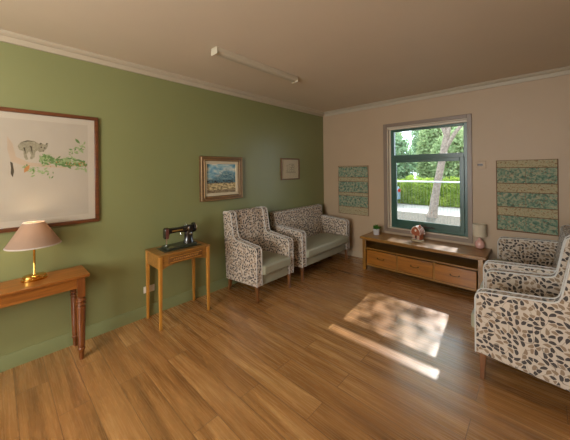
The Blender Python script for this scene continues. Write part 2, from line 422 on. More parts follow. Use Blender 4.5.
# window in the back wall
win = bpy.data.objects.new('window_1', None); C.objects.link(win); struct(win); win.location = (0, 0, 0)
def ring(b, x0, x1, z0, z1, w, y0, y1, wb=None, wt=None):
    wb = w if wb is None else wb; wt = w if wt is None else wt
    b.box(x0, x0+w, y0, y1, z0, z1); b.box(x1-w, x1, y0, y1, z0, z1)
    b.box(x0+w, x1-w, y0, y1, z1-wt, z1); b.box(x0+w, x1-w, y0, y1, z0, z0+wb); return b
b = MB(); ring(b, 1.25, 2.508, .556, 2.366, .056, D-.022, D-.0005); b.build('architrave', 'arch', win, .004)
b = MB(); ring(b, wx0+.0005, wx1-.0005, wz0+.0005, wz1-.0005, .012, D-.0005, D+.195); b.build('reveal_lining', 'reveal', win)
fy = D+.045
b = MB(); ring(b, 1.352, wx1-.014, wz0+.014, 2.262, .055, fy, fy+.07, .06, .035); b.box(1.407, wx1-.069, fy, fy+.07, 1.762, 1.835)
wf = b.build('window_frame', 'wgreen', win, .004)
MB().box(wx0+.0125, 1.352, fy+.02, fy+.06, wz0+.0125, wz1-.0125).build('side_packing', 'reveal', win)
MB().box(1.352, wx1-.0125, fy+.01, fy+.06, 2.262, wz1-.0125).build('head_packing', 'reveal', win)
b = MB(); ring(b, 1.398, wx1-.060, .685, 1.770, .056, fy-.030, fy-.0005, .089, .057); sash = b.build('awning_sash', 'wgreen', win, .004)
MB().box(1.450, wx1-.112, fy-.017, fy-.013, .77, 1.718).build('pane', 'glass', sash)
MB().box(1.405, wx1-.067, fy+.03, fy+.034, 1.83, 2.23).build('pane', 'glass', wf)
b = MB().box(1.86, 1.99, fy-.048, fy-.031, .690, .712); b.tube([(1.92, fy-.035, .705), (1.95, fy-.06, .70), (1.99, fy-.065, .70), (2.03, fy-.05, .70)], .007)
b.build('winder_handle', 'darkpl', win)
# blind headrail drawn right up
MB().box(wx0+.02, wx1-.016, D+.004, D+.034, 2.262, 2.292).build('blind_rail', 'reveal', win, .004)

# frame of the added, unseen window behind the camera
added_win = bpy.data.objects.new('added_rear_window', None); C.objects.link(added_win); struct(added_win)
b = MB(); ring(b, rx0, rx1, rz0, rz1, .05, YR-.12, YR-.05); b.box(2.33, 2.39, YR-.12, YR-.05, rz0+.05, rz1-.05); b.build('window_frame', 'wgreen', added_win)
MB().box(rx0+.04, rx1-.04, YR-.09, YR-.086, rz0+.04, rz1-.04).build('pane', 'glass', added_win)

# eave over the window outside
struct(MB().box(-1.0, 5.0, D+.201, 5.36, 2.56, 2.60).build('eave', 'eave'))

# ------------------------------------------------------------------ seating
def side_profile(wing):
    if wing:
        return [(.06, .155), (.69, .205), (.69, .615), (.683, .645), (.662, .665), (.63, .673), (.30, .705), (.262, .713), (.238, .73), (.225, .76), (.182, 1.0), (.172, 1.035), (.150, 1.052), (.12, 1.058), (.03, 1.056), (.008, 1.046), (0, 1.02)]
    return [(.10, .155), (.69, .205), (.69, .655), (.683, .688), (.662, .708), (.63, .716), (.30, .738), (.10, .745)]
def make_seat(name, label, cat, Wd, wing):
    t_ = thing(name, label, cat); h = Wd/2; th = .088
    for s in (-1, 1):
        pr = side_profile(wing); y0, y1 = (h-th, h) if s > 0 else (-h, -h+th)
        a = MB().prism(pr, 1, y0, y1).build('winged_side' if wing else 'arm', 'fabric', t_, .012, 3)
        b = MB()
        for yy in (y0+.004, y1-.004):
            b.tube([(x, yy, z) for x, z in pr[1:]][:len(pr)-1], .0055, 6)
        b.build('piping', 'piping', a)
    if wing:
        b = MB().prism([(.065, .17), (.001, 1.0), (.004, 1.035), (.03, 1.054), (.10, 1.056), (.128, 1.04), (.142, 1.0), (.19, .75), (.225, .44), (.225, .17)], 1, -h+th-.002, h-th+.002)
    else:
        b = MB().prism([(.065, .17), (.0, .90), (.004, .925), (.02, .94), (.08, .942), (.105, .93), (.118, .90), (.17, .6), (.2, .44), (.2, .17)], 1, -h+.02, h-.02)
    bk = b.build('backrest', 'fabric', t_, .01, 3)
    if not wing:
        b = MB()
        for yy in (-h+.024, h-.024): b.tube([(.118, yy, .72), (.118, yy, .90), (.100, yy, .932), (.06, yy, .942), (.015, yy, .938)], .0055, 6)
        b.tube([(.112, -h+.03, .925), (.112, 0, .925), (.112, h-.03, .925)], .0055, 6)
        b.build('piping', 'piping', bk)
    # base rail and cushion
    MB().box(.10, .672, -h+th+.001, h-th-.001, .195, .326).build('seat_base', 'vinyl', t_, .010)
    x0, x1, y0, y1 = .195, .735, -h+th+.003, h-th-.003
    nx, ny = 8, 12; b = MB(); top = {}; bot = {}
    for i in range(nx+1):
        for j in range(ny+1):
            u, v = i/nx, j/ny; e = min(1, 4*min(u, 1-u)+.0)*min(1, 6*min(v, 1-v))
            bul = .022*math.sin(PI*u)**.5*math.sin(PI*v)**.5 if 0 < u < 1 and 0 < v < 1 else 0
            x, y = x0+(x1-x0)*u, y0+(y1-y0)*v
            top[i, j] = b.bm.verts.new((x, y, .448+bul-.012*(1-u))); bot[i, j] = b.bm.verts.new((x, y, .331))
    for i in range(nx):
        for j in range(ny):
            b._f([top[i, j], top[i+1, j], top[i+1, j+1], top[i, j+1]]); b._f([bot[i, j], bot[i, j+1], bot[i+1, j+1], bot[i+1, j]])
    for i in range(nx): b._f([top[i, 0], bot[i, 0], bot[i+1, 0], top[i+1, 0]]); b._f([top[i, ny], top[i+1, ny], bot[i+1, ny], bot[i, ny]])
    for j in range(ny): b._f([top[0, j], top[0, j+1], bot[0, j+1], bot[0, j]]); b._f([top[nx, j], bot[nx, j], bot[nx, j+1], top[nx, j+1]])
    b.build('seat_cushion', 'vinyl', t_, .022, 4)
    for x in (.648, .105):
        for s in (-1, 1):
            y = s*(h-.042); zt = .2 if x > .5 else .158
            MB().taper(x+(.006 if x > .5 else -.03), y, 0, zt, .014, .014, .022, .022, x, y).build('leg', 'chairleg', t_, .003)
    return t_
ac = make_seat('wing_armchair', 'leaf-patterned wing armchair against the green wall beside the sewing machine table', 'armchair', .66, True)
ls = make_seat('loveseat', 'leaf-patterned two-seat sofa along the green wall, its far arm in the room corner', 'sofa', 1.31, False)
ac2 = dup(ac, (3.515, 2.825, 0), PI, 'leaf-patterned wing armchair nearest the camera at the right edge, large leaves on its side')
ls2 = dup(ls, (3.485, 3.825, 0), PI, 'leaf-patterned two-seat sofa at the right beneath the fabric wall pocket, beyond the near armchair')
ac.location = (.03, 2.455, 0); ls.location = (.02, 3.645, 0)

# ------------------------------------------------------------------ sewing table and machine
sx0, sx1, sy0, sy1 = .03, .405, 1.115, 1.695; ST = .755
st = thing('sewing_table', 'small light oak sewing table with long tapered legs and a dark inset top', 'table', ((sx0+sx1)/2, (sy0+sy1)/2, 0))
hx, hy = (sx1-sx0)/2, (sy1-sy0)/2
MB().box(-hx, hx, -hy, hy, ST-.018, ST).build('table_top', 'say', st, .004)
MB().box(-.11, .115, -.20, .22, ST+.0005, ST+.006).build('inset_bed_panel', 'bed', st, .002)
for a in (-1, 1):
    for c_ in (-1, 1):
        MB().taper(a*(hx-.018), c_*(hy-.018), 0, ST-.019, .012, .012, .018, .018, a*(hx-.022), c_*(hy-.022)).build('leg', 'saz', st, .003)
for c_ in (-1, 1):
    y = c_*(hy-.022); MB().box(-hx+.041, hx-.041, y-.009, y+.009, ST-.150, ST-.019).build('side_panel', 'say', st, .002)
MB().box(-hx+.012, -hx+.03, -hy+.041, hy-.041, ST-.12, ST-.019).build('back_rail', 'say', st, .002)
# bow-bottomed front apron with a moulded drawer
pts = [(-hy+.041, ST-.019), (-hy+.041, ST-.15), (-hy+.10, ST-.128), (-hy+.18, ST-.118), (0, ST-.114), (hy-.18, ST-.118), (hy-.10, ST-.128), (hy-.041, ST-.15), (hy-.041, ST-.019)]
fa = MB().prism(pts, 0, hx-.034, hx-.014).build('front_apron', 'say', st, .002)
dr = MB().box(hx-.013, hx-.003, -hy+.10, hy-.10, ST-.106, ST-.034).build('drawer', 'sadrawer', st, .003)
b = MB()
for zz in (ST-.096, ST-.044): b.tube([(hx-.001, -hy+.11, zz), (hx-.001, hy-.11, zz)], .004, 6)
for k in range(-6, 7): b.tube([(hx-.001, k*.022-.008, ST-.08), (hx-.001, k*.022+.008, ST-.06)], .003, 6)
b.build('carved_moulding', 'saz', dr)

sm = thing('sewing_machine', 'old black sewing machine with gold marks standing on the small oak table', 'sewing machine', (.215, 1.425, ST+.0065))
sm.scale = (1.12, 1.0, 1.12)
MB().box(-.075, .075, -.175, .165, 0, .022).build('bed', 'bed', sm, .006)
b = MB()                                                    # body: column, arm and head as one swept casting
def rr(y, zc, hw, hz, n=14):
    return [(math.copysign(abs(math.cos(2*PI*k/n))**.6, math.cos(2*PI*k/n))*hw, y, zc+math.copysign(abs(math.sin(2*PI*k/n))**.6, math.sin(2*PI*k/n))*hz) for k in range(n)]
b.loft([rr(-.178, .150, .024, .050), rr(-.170, .150, .029, .055), rr(-.135, .152, .030, .052), rr(-.125, .168, .026, .030), rr(-.02, .168, .025, .024), rr(.04, .165, .028, .030), rr(.075, .165, .034, .036), rr(.145, .165, .034, .036), rr(.152, .165, .026, .028)])
b.loft([[(math.cos(2*PI*k/14)*a, .105+math.sin(2*PI*k/14)*c_, z) for k in range(14)] for a, c_, z in ((.050, .066, .022), (.046, .060, .034), (.038, .052, .06), (.036, .050, .10), (.036, .050, .14), (.030, .042, .185))])
b.build('body_casting', 'black', sm)
hw = MB().lathe([(.0, 0), (.042, 0), (.050, .006), (.050, .020), (.040, .026), (.018, .026), (.016, .034), (0, .034)], (0, .153, .168), 24, 1).build('handwheel', 'black', sm)
MB().lathe([(.043, .0), (.045, .004), (.043, .006)], (0, .179, .168), 24, 1).build('wheel_rim', 'chrome', hw)
MB().box(.029, .033, -.170, -.140, .10, .195).build('face_plate', 'redbr', sm, .001)
nb = MB().tube([(0, -.155, .10), (0, -.155, .05)], .005, 8).tube([(0, -.155, .05), (0, -.155, .026)], .0015, 6); nb.build('needle_bar', 'chrome', sm)
MB().tube([(.012, -.155, .10), (.012, -.155, .035)], .004, 8).box(-.004, .028, -.168, -.142, .026, .031).build('presser_foot', 'chrome', sm)
MB().lathe([(0, 0), (.013, 0), (.013, .01), (.006, .014), (0, .014)], (.028, .085, .175), 16, 0).build('stitch_dial', 'chrome', sm)
MB().lathe([(0, 0), (.012, 0), (.012, .008), (.005, .012), (0, .012)], (.035, .105, .115), 16, 0).build('tension_dial', 'chrome', sm)
MB().tube([(0, .06, .195), (0, .06, .225)], .003, 6).tube([(0, .085, .195), (0, .085, .222)], .003, 6).build('spool_pins', 'chrome', sm)
MB().box(-.092, -.04, .12, .175, .05, .12).build('motor', 'black', sm, .012, 3)
MB().box(.026, .0262+.001, -.10, .02, .160, .172).build('gold_decal', 'gold', sm)
MB().box(.040, .095, -.168, -.10, .0225, .024).build('slide_plate', 'chrome', sm)
MB().tube([(.02, .0, .142), (.02, .0, .12), (.028, .0, .112)], .004, 6).build('thread_guide', 'chrome', sm)

# power point
so = thing('power_outlet', 'white double power outlet low on the green wall behind the sewing table', 'power outlet', (.0006, 1.165, .30))
MB().box(0, .008, -.058, .058, -.036, .036).build('face_plate', 'white', so, .003)
for y in (-.03, .03): MB().box(.0083, .010, y-.012, y+.012, -.02, .012).build('socket_holes', 'white', so, .001)
for y in (-.03, .03): MB().box(.0083, .012, y-.006, y+.006, .018, .028).build('switch', 'white', so, .001)

# ------------------------------------------------------------------ console table and brass lamp
CT = .728
ct = thing('console_table', 'red-brown timber console table with turned legs along the green wall', 'table', (.18, -.05, 0))
c0, c1 = -.72, .605    # along Y relative to the base
MB().prism([(-.158, CT-.026), (.158, CT-.026), (.166, CT-.016), (.168, CT-.004), (.162, CT), (-.164, CT), (-.164, CT-.026)], 1, c0, c1).build('table_top', 'tabley', ct, .003)
MB().box(.108, .124, c0+.06, c1-.075, CT-.115, CT-.0265).build('apron', 'tabley', ct, .002)
MB().box(-.150, -.134, c0+.06, c1-.075, CT-.115, CT-.0265).build('apron', 'tabley', ct, .002)
MB().box(-.134, .108, c1-.06, c1-.045, CT-.115, CT-.0265).build('apron', 'tabley', ct, .002)
prof = [(.012, 0), (.017, .02), (.021, .075), (.027, .085), (.028, .095), (.019, .105), (.025, .115), (.0255, .13), (.033, .42), (.033, .455), (.024, .463), (.036, .473), (.036, .482), (.026, .490), (.037, .502), (.037, .514), (.026, .524), (.030, .535), (.030, .54)]
for x in (.126, -.138):
    for y in (c1-.058, c0+.058):
        b = MB().lathe(prof, (x, y, 0), 20); b.box(x-.027, x+.027, y-.027, y+.027, .5405, CT-.0265)
        b.build('leg', 'tablez', ct, .0015)

lx, ly = .155, .215
lp = thing('table_lamp', 'brass table lamp with a wide conical mauve shade, lit, on the console table', 'lamp', (lx, ly, CT+.0008))
ov = lambda a, c_, z: [(math.cos(2*PI*k/32)*a, math.sin(2*PI*k/32)*c_, z) for k in range(32)]
MB().loft([ov(.060, .080, 0), ov(.062, .083, .004), ov(.062, .083, .017), ov(.054, .075, .021), ov(.054, .075, .036), ov(.048, .068, .040), ov(.03, .045, .042), ov(.012, .012, .046)]).build('base', 'brass', lp)
MB().lathe([(.012, .034), (.012, .05), (.0085, .055), (.0085, .32), (.012, .325), (.012, .35), (0, .35)], (0, 0, 0), 16).build('stem', 'brass', lp)
zs0, zs1 = .285, .468
sh = MB().shell([(.175, zs0), (.068, zs1), (.066, zs1), (.173, zs0)], (0, 0, 0), 48).build('lamp_shade', 'shade', lp)
MB().shell([(.177, zs0-.002), (.1715, zs0+.006), (.170, zs0+.004), (.175, zs0-.004)], (0, 0, 0), 48).build('shade_trim', 'shadetrim', sh)
MB().shell([(.070, zs1-.002), (.069, zs1+.003), (.066, zs1+.003), (.067, zs1-.002)], (0, 0, 0), 48).build('shade_trim', 'shadetrim', sh)
b = MB()
for k in range(3):
    a = k*2*PI/3; b.tube([(0.01*math.cos(a), .01*math.sin(a), .43), (.0665*math.cos(a), .0665*math.sin(a), .459)], .0016, 5)
b.build('shade_spider', 'brass', lp)
MB().lathe([(.0, .352), (.012, .354), (.014, .362), (.026, .382), (.029, .400), (.024, .416), (.012, .424), (0, .426)], (0, 0, 0), 16).build('bulb', 'bulb', lp)

# ------------------------------------------------------------------ pictures on the green wall
def picture(name, label, y0, y1, z0, z1, fw, ft, fmat, liner, matb, inner=None):
    t_ = thing(name, label, 'picture', (.001, (y0+y1)/2, (z0+z1)/2)); h, v = (y1-y0)/2, (z1-z0)/2
    def rg(b, h, v, w, x0, x1):
        b.box(x0, x1, -h, h, v-w, v); b.box(x0, x1, -h, h, -v, -v+w); b.box(x0, x1, -h, -h+w, -v+w, v-w); b.box(x0, x1, h-w, h, -v+w, v-w); return b
    rg(MB(), h, v, fw, 0, ft).build('frame', fmat, t_, .004, 2)
    if liner: rg(MB(), h-fw-.0003, v-fw-.0003, liner[0], .001, ft*.6).build('liner', liner[1], t_, .002)
    return t_, h, v
p1, h1, v1 = picture('framed_print', 'large mahogany-framed animal print above the console table', -.64, .70, 1.122, 2.143, .032, .024, 'frame1', None, None)
MB().box(.001, .006, -h1+.0325, h1-.0325, -v1+.0325, v1-.0325).build('mat_board', 'mat1', p1)
MB().box(.0062, .0068, -h1+.085, h1-.085, -v1+.085, v1-.085).build('paper', 'paper', p1)
# painted marks (flat paint on the paper): animal, branch, leaves
oy, oz = .03, 1.6325
def blob(b, pts, x):
    b._f([b.bm.verts.new((x, y-oy, z-oz)) for y, z in pts], False)
art = MB(); X0 = .0071
art.mi = 4; blob(art, [(.07, 1.91), (.10, 1.85), (.12, 1.74), (.20, 1.695), (.34, 1.675), (.45, 1.655), (.45, 1.645), (.30, 1.655), (.17, 1.665), (.09, 1.70), (.07, 1.80)], X0)
art.mi = 0; blob(art, [(.13, 1.83), (.15, 1.865), (.19, 1.885), (.235, 1.88), (.262, 1.858), (.275, 1.868), (.285, 1.862), (.305, 1.85), (.312, 1.868), (.325, 1.866), (.322, 1.84), (.312, 1.815), (.292, 1.79), (.268, 1.785), (.252, 1.80), (.24, 1.785), (.235, 1.74), (.215, 1.72), (.205, 1.725), (.212, 1.76), (.2, 1.79), (.185, 1.76), (.195, 1.72), (.18, 1.715), (.168, 1.74), (.165, 1.79), (.14, 1.80)], X0+.0002)
art.mi = 1
for (y, z, r) in ((.279, 1.828, .006), (.301, 1.824, .006), (.292, 1.796, .005)): blob(art, [(y+r*math.cos(a), z+r*math.sin(a)) for a in [k*PI/4 for k in range(8)]], X0+.0004)
for q in ([(.15, 1.862), (.19, 1.882), (.235, 1.876), (.19, 1.873)], [(.165, 1.82), (.18, 1.76), (.176, 1.82)], [(.205, 1.84), (.222, 1.76), (.219, 1.83)], [(.266, 1.85), (.275, 1.868), (.284, 1.858)], [(.307, 1.85), (.313, 1.868), (.324, 1.864)]): blob(art, q, X0+.0004)
art.mi = 1; blob(art, [(.085, 1.70), (.10, 1.69), (.108, 1.62), (.10, 1.57), (.088, 1.60), (.09, 1.65)], X0+.0003)
rnd = random.Random(3)
def pleaf(cy, cz, L, a, mi, k):
    art.mi = mi; w = L*.36; ca, sa = math.cos(a), math.sin(a)
    blob(art, [(cy+u*L*ca-v*w*sa, cz+u*L*sa+v*w*ca) for u, v in ((-.5, 0), (-.15, .5), (.2, .42), (.5, 0), (.2, -.42), (-.15, -.5))], X0+.0004+k*.000003)
k = 0
for i in range(120):
    y = rnd.uniform(.27, .60); zc = 1.725-.05*(y-.27)/.33; pleaf(y, zc+rnd.gauss(0, .022), rnd.uniform(.03, .055), rnd.uniform(-2, 1), rnd.choice((2, 2, 3)), k); k += 1
for i in range(26):
    y = rnd.uniform(.46, .60); pleaf(y, 1.78+(y-.46)*.5+rnd.gauss(0, .022), rnd.uniform(.02, .04), rnd.uniform(-2, 1), rnd.choice((2, 3, 3)), k); k += 1
pleaf(.535, 1.90, .06, -.9, 2, k); k += 1
for i in range(34):
    y = rnd.uniform(.17, .36); pleaf(y, 1.64-(y-.17)*.25+rnd.gauss(0, .018), rnd.uniform(.02, .04), rnd.uniform(-2, 1), rnd.choice((2, 3, 3)), k); k += 1
for i in range(24):
    y = rnd.uniform(.33, .60); pleaf(y, 1.695-.05*(y-.27)+rnd.gauss(0, .016), .016, rnd.uniform(0, 3), 5, k); k += 1
pleaf(.185, 1.64, .075, 1.1, 5, k)
art.build('painted_animal_and_branch', ['fur', 'furd', 'pgreen', 'pgreen2', 'pbranch', 'porange'], p1, uv=False, norm=False, sharp=0)
MB().box(.014, .0155, -h1+.032, h1-.032, -v1+.032, v1-.032).build('picture_glass', 'pglass', p1)

p2, h2, v2 = picture('framed_landscape', 'landscape painting of blue mountains in a wide bronze wooden frame', 1.79, 2.458, 1.21, 1.80, .062, .045, 'frame2', (.038, 'mat'), None)
o = MB(); o._f([o.bm.verts.new(p) for p in ((.008, -h2+.1, -v2+.1), (.008, h2-.1, -v2+.1), (.008, h2-.1, v2-.1), (.008, -h2+.1, v2-.1))], False)
o.box(.002, .007, -h2+.1, h2-.1, -v2+.1, v2-.1)
cv = o.build('canvas', 'land', p2, uv=False, norm=False)
uvl = cv.data.uv_layers.new(name='UVMap')
for lp_ in cv.data.loops:
    c_ = cv.data.vertices[lp_.vertex_index].co; uvl.data[lp_.index].uv = ((c_.y+h2-.1)/(2*h2-.2), (c_.z+v2-.1)/(2*v2-.2))
b = MB()
for (h_, v_) in ((h2-.012, v2-.012), (h2-.05, v2-.05)):
    b.tube([(.046, -h_, -v_), (.046, h_, -v_)], .004, 6).tube([(.046, -h_, v_), (.046, h_, v_)], .004, 6).tube([(.046, -h_, -v_), (.046, -h_, v_)], .004, 6).tube([(.046, h_, -v_), (.046, h_, v_)], .004, 6)
b.build('frame_beading', 'frame2i', p2)

p3, h3, v3 = picture('small_framed_drawing', 'small thin-framed line drawing with cream mat above the loveseat', 3.295, 3.775, 1.44, 1.815, .022, .022, 'frame3', None, None)
MB().box(.001, .006, -h3+.0225, h3-.0225, -v3+.0225, v3-.0225).build('mat_board', 'mat', p3)
b = MB()
def bar(y0, z0, y1, z1, w=.005):
    a = Vector((y1-y0, z1-z0)); n_ = Vector((-a.y, a.x)).normalized()*w/2
    b._f([b.bm.verts.new((.0064, y, z)) for y, z in ((y0+n_.x, z0+n_.y), (y1+n_.x, z1+n_.y), (y1-n_.x, z1-n_.y), (y0-n_.x, z0-n_.y))], False)
for q in ((-.11, -.05, .13, -.05), (-.03, -.05, -.03, .085), (-.03, .085, .10, .085), (.10, .085, .10, -.045), (.0, .03, .10, .03), (.03, .03, .03, -.05), (.06, .03, .06, .085), (-.11, -.03, -.06, -.03), (-.09, .0, -.05, .0), (-.10, .05, -.06, .07), (.02, .06, .09, .06), (-.12, -.065, .14, -.065), (-.08, -.04, -.08, .06), (.04, 0, .09, -.02), (.0, -.02, .03, .01)): bar(*q)
b.build('pencil_drawing', 'ink', p3, uv=False, norm=False, sharp=0)
MB().box(.012, .0132, -h3+.022, h3-.022, -v3+.022, v3-.022).build('picture_glass', 'pglass', p3)

# ------------------------------------------------------------------ fabric wall pockets and small wall items
def pocket(label, x0, x1, z0, z1, rows, tailstrip):
    t_ = thing('fabric_wall_pocket', label, 'wall hanging', ((x0+x1)/2, D-.0005, z0), 0, 'fabric wall pockets'); w = (x1-x0)/2; H_ = z1-z0
    MB().box(-w, w, -.008, 0, 0, H_).build('backing', 'toileb', t_, .002)
    b = MB(); b.tube([(-w, -.009, 0), (-w, -.009, H_), (w, -.009, H_), (w, -.009, 0), (-w, -.009, 0)], .005, 6)
    b.build('binding', 'bind', t_)
    for (a, c_) in rows:
        pk = MB().prism([(-.0085, a), (-.014, a), (-.026, c_), (-.018, c_)], 0, -w+.006, w-.006).build('pocket', 'toile', t_, .001)
        b = MB(); b.tube([(-w+.004, -.024, c_), (w-.004, -.024, c_)], .004, 6); b.tube([(-w+.004, -.012, a), (w-.004, -.012, a)], .005, 6)
        b.tube([(0, -.0150, a+.004), (0, -.0265, c_)], .0015, 5) if tailstrip == 0 else None
        b.build('pocket_binding', 'bind', pk)
    if tailstrip: MB().box(-w+.01, w-.01, -.014, -.0085, .015, tailstrip).build('hem_strip', 'toileb', t_, .001)
    return t_
pocket('fabric pocket hanging left of the window, three teal printed rows above a narrow bottom strip', .355, .965, .775, 1.675, [(.14, .345), (.405, .61), (.69, .88)], .07)
pocket('larger fabric pocket hanging right of the window above the sofa, cream bands over teal pockets', 2.775, 3.35, .79, 1.70, [(.0+.008, .20), (.31, .50), (.615, .815)], 0)
th = thing('wall_sensor', 'small beige sensor with a dark bar on the wall right of the window', 'switch', (2.615, D, 1.65))  # small wall sensor: beige case, dark screen
MB().box(-.05, .05, -.018, 0, -.05, .05).build('case', 'cream', th, .004)
MB().box(-.045, .015, -.020, -.0185, -.012, .014).build('screen', 'darkpl', th)

# ------------------------------------------------------------------ low TV unit
uy0, uy1, UZ = 4.02, 4.50, .527
un = thing('tv_unit', 'long low honey oak cabinet with an open shelf and three drawers beneath the window', 'cabinet', (1.888, 4.262, 0))
a0, a1 = -.795, .795; yf, yb = -.205, .24
MB().box(-.83, .83, -.24, .262, UZ-.036, UZ).build('worktop', 'oakx', un, .006)
for x in (a0, a1-.055):
    MB().box(x, x+.055, yf-.006, yf+.045, 0, UZ-.0365).build('corner_post', 'oakz', un, .003)
    MB().box(x, x+.055, yb-.045, yb, 0, UZ-.0365).build('corner_post', 'oakz', un, .003)
    MB().box(x+.014, x+.04, yf+.0455, yb-.0455, .07, UZ-.0365).build('side_panel', 'oakz', un)
MB().box(a0+.056, a1-.056, yf+.008, yb-.01, .335, .355).build('shelf', 'oakx', un, .002)
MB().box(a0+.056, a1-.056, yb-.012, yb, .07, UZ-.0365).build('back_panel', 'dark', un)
MB().box(a0+.056, a1-.056, yf+.004, yb-.013, .075, .105).build('bottom_rail', 'oakx', un, .002)
MB().box(a0+.056, a1-.056, yf+.002, yf+.018, UZ-.056, UZ-.0365).build('top_rail', 'oakx', un, .002)
iw = (a1-a0-.112)
for k in range(3):
    xa = a0+.056+k*iw/3; xb = xa+iw/3
    d_ = MB().box(xa+.012, xb-.012, yf-.004, yf+.016, .108, .325).build('drawer', 'drawer', un, .006, 2)
    xm = (xa+xb)/2; b = MB()
    b.tube([(xm-.05, yf-.006, .222), (xm-.045, yf-.024, .216), (xm, yf-.028, .212), (xm+.045, yf-.024, .216), (xm+.05, yf-.006, .222)], .004, 6)
    b.lathe([(0, -.003), (.010, -.003), (.010, 0), (0, 0)], (xm-.05, yf-.005, .222), 12, 1); b.lathe([(0, -.003), (.010, -.003), (.010, 0), (0, 0)], (xm+.05, yf-.005, .222), 12, 1)
    b.build('handle', 'handle', d_)
for k in (1, 2):
    xa = a0+.056+k*iw/3; MB().box(xa-.0115, xa+.0115, yf+.003, yf+.03, .1055, .3345).build('divider', 'oakz', un)

# potted succulent
pp = thing('potted_plant', 'tiny green plant in a pale pot at the left end of the oak cabinet', 'plant', (1.215, 4.30, UZ+.001))
pp.scale = (1.15, 1.15, 1.22)
MB().lathe([(0, 0), (.036, 0), (.038, .004), (.042, .075), (.042, .08), (.038, .08), (.037, .068), (0, .068)], (0, 0, 0), 20).build('pot', 'pot', pp)
b = MB(); rnd = random.Random(5)
for k in range(46):
    a = rnd.random()*6.28; el = rnd.uniform(.25, 1.5); L = rnd.uniform(.035, .065); r0 = rnd.uniform(0, .02)
    p = Vector((math.cos(a)*r0, math.sin(a)*r0, .070)); d_ = Vector((math.cos(a)*math.cos(el), math.sin(a)*math.cos(el), math.sin(el)))
    b.tube([p, p+d_*L*.45, p+d_*L*.8+Vector((0, 0, .004)), p+d_*L+Vector((0, 0, .008))], .005, 5, [.004, .007, .005, .001])
b.build('foliage', 'plant', pp)

# gingerbread house ornament
gh = thing('house_ornament', 'small red-brown gingerbread style house ornament in the middle of the oak cabinet', 'ornament', (1.85, 4.33, UZ+.001), R(-18))
gh.scale = (1.12, 1.1, 1.38)
MB().lathe([(0, 0), (.085, 0), (.088, .006), (.082, .016), (0, .018)], (0, 0, 0), 24, 2, 1, .72).build('base', 'hbase', gh)
MB().box(-.055, .055, -.038, .038, .0185, .075).build('walls', 'ging', gh, .003)
prof = [(-.064, .074), (-.071, .09), (-.060, .12), (-.034, .146), (0, .158), (.034, .146), (.060, .12), (.071, .09), (.064, .074)]
MB().prism(prof, 1, -.046, .046).build('roof', 'ging', gh, .003)
b = MB()
for yy in (-.047, .047): b.tube([(x, yy, z) for x, z in prof], .0042, 6)
b.tube([(0, -.047, .158), (0, .047, .158)], .005, 6)
for y in (-.015, .015): b.tube([(x, y, z+.002) for x, z in prof], .002, 5)
b.lathe([(0, 0), (.014, 0), (.014, .004), (0, .006)], (0, -.0475, .115), 12, 1)
b.tube([(-.05, -.0385, .022), (.05, -.0385, .022)], .003, 5)
for x in (-.034, .034):
    b.tube([(x-.012, -.039, .035), (x+.012, -.039, .035), (x+.012, -.039, .06), (x-.012, -.039, .06), (x-.012, -.039, .035)], .002, 5)
b.build('icing_trim', 'icing', gh)
MB().box(-.010, .010, -.041, -.0385, .019, .058).build('door', 'darkpl', gh)
for x in (-.034, .034): MB().box(x-.011, x+.011, -.0398, -.0383, .036, .059).build('window', 'hbase', gh)
MB().box(.022, .042, -.01, .01, .138, .172).build('chimney', 'ging', gh, .002)

# pink bedside lamp
pl_ = thing('small_lamp', 'small lamp with a round pink base and cream drum shade at the cabinet right end', 'lamp', (2.596, 4.45, UZ+.001))
pl_.scale = (1, 1, 1.08)
MB().lathe([(0, 0), (.030, 0), (.045, .010), (.056, .032), (.057, .056), (.047, .082), (.028, .105), (.014, .122), (.012, .135), (0, .136)], (0, 0, 0), 28).build('base', 'pink', pl_)
MB().tube([(0, 0, .136), (0, 0, .20)], .006, 8).build('stem', 'brass', pl_)
MB().shell([(.078, .152), (.074, .300), (.072, .300), (.076, .152)], (0, 0, 0), 36).build('lamp_shade', 'drum', pl_)
b = MB()
for k in range(3): b.tube([(0, 0, .198), (.074*math.cos(k*2.094), .074*math.sin(k*2.094), .20)], .0015, 5)
b.build('shade_spider', 'brass', pl_)

# ------------------------------------------------------------------ ceiling battens
def batten(label, x, y0, y1, lit):
    t_ = thing('ceiling_batten_light', label, 'ceiling light', (x, (y0+y1)/2, HC-.0006)); h = (y1-y0)/2
    MB().box(-.048, .048, -h, h, -.016, 0).build('mounting_spine', 'diff', t_, .002)
    b = MB(); pts = []
    N = 26
    for k in range(N+1):
        a = PI*k/N; r = .044+(.0015 if k % 2 else 0); pts.append((math.cos(a)*r*1.05, -.0165-max(0, math.sin(a))**.6*r*.95))
    b.prism(pts, 1, -h+.012, h-.012).build('diffuser', 'addedglow' if lit else 'diff', t_)
    for s in (-1, 1):
        MB().box(-.050, .050, s*(h-.006)-.0055, s*(h-.006)+.0055, -.066, -.0165).build('end_cap', 'diff', t_, .003)
    return t_
batten('unlit white fluorescent batten light on the ceiling', .975, 1.41, 2.57, False)
batten('added unseen batten light on the ceiling behind the camera, lit to brighten the room', 1.7, -1.9, -.7, True)  # added out of view to brighten the room

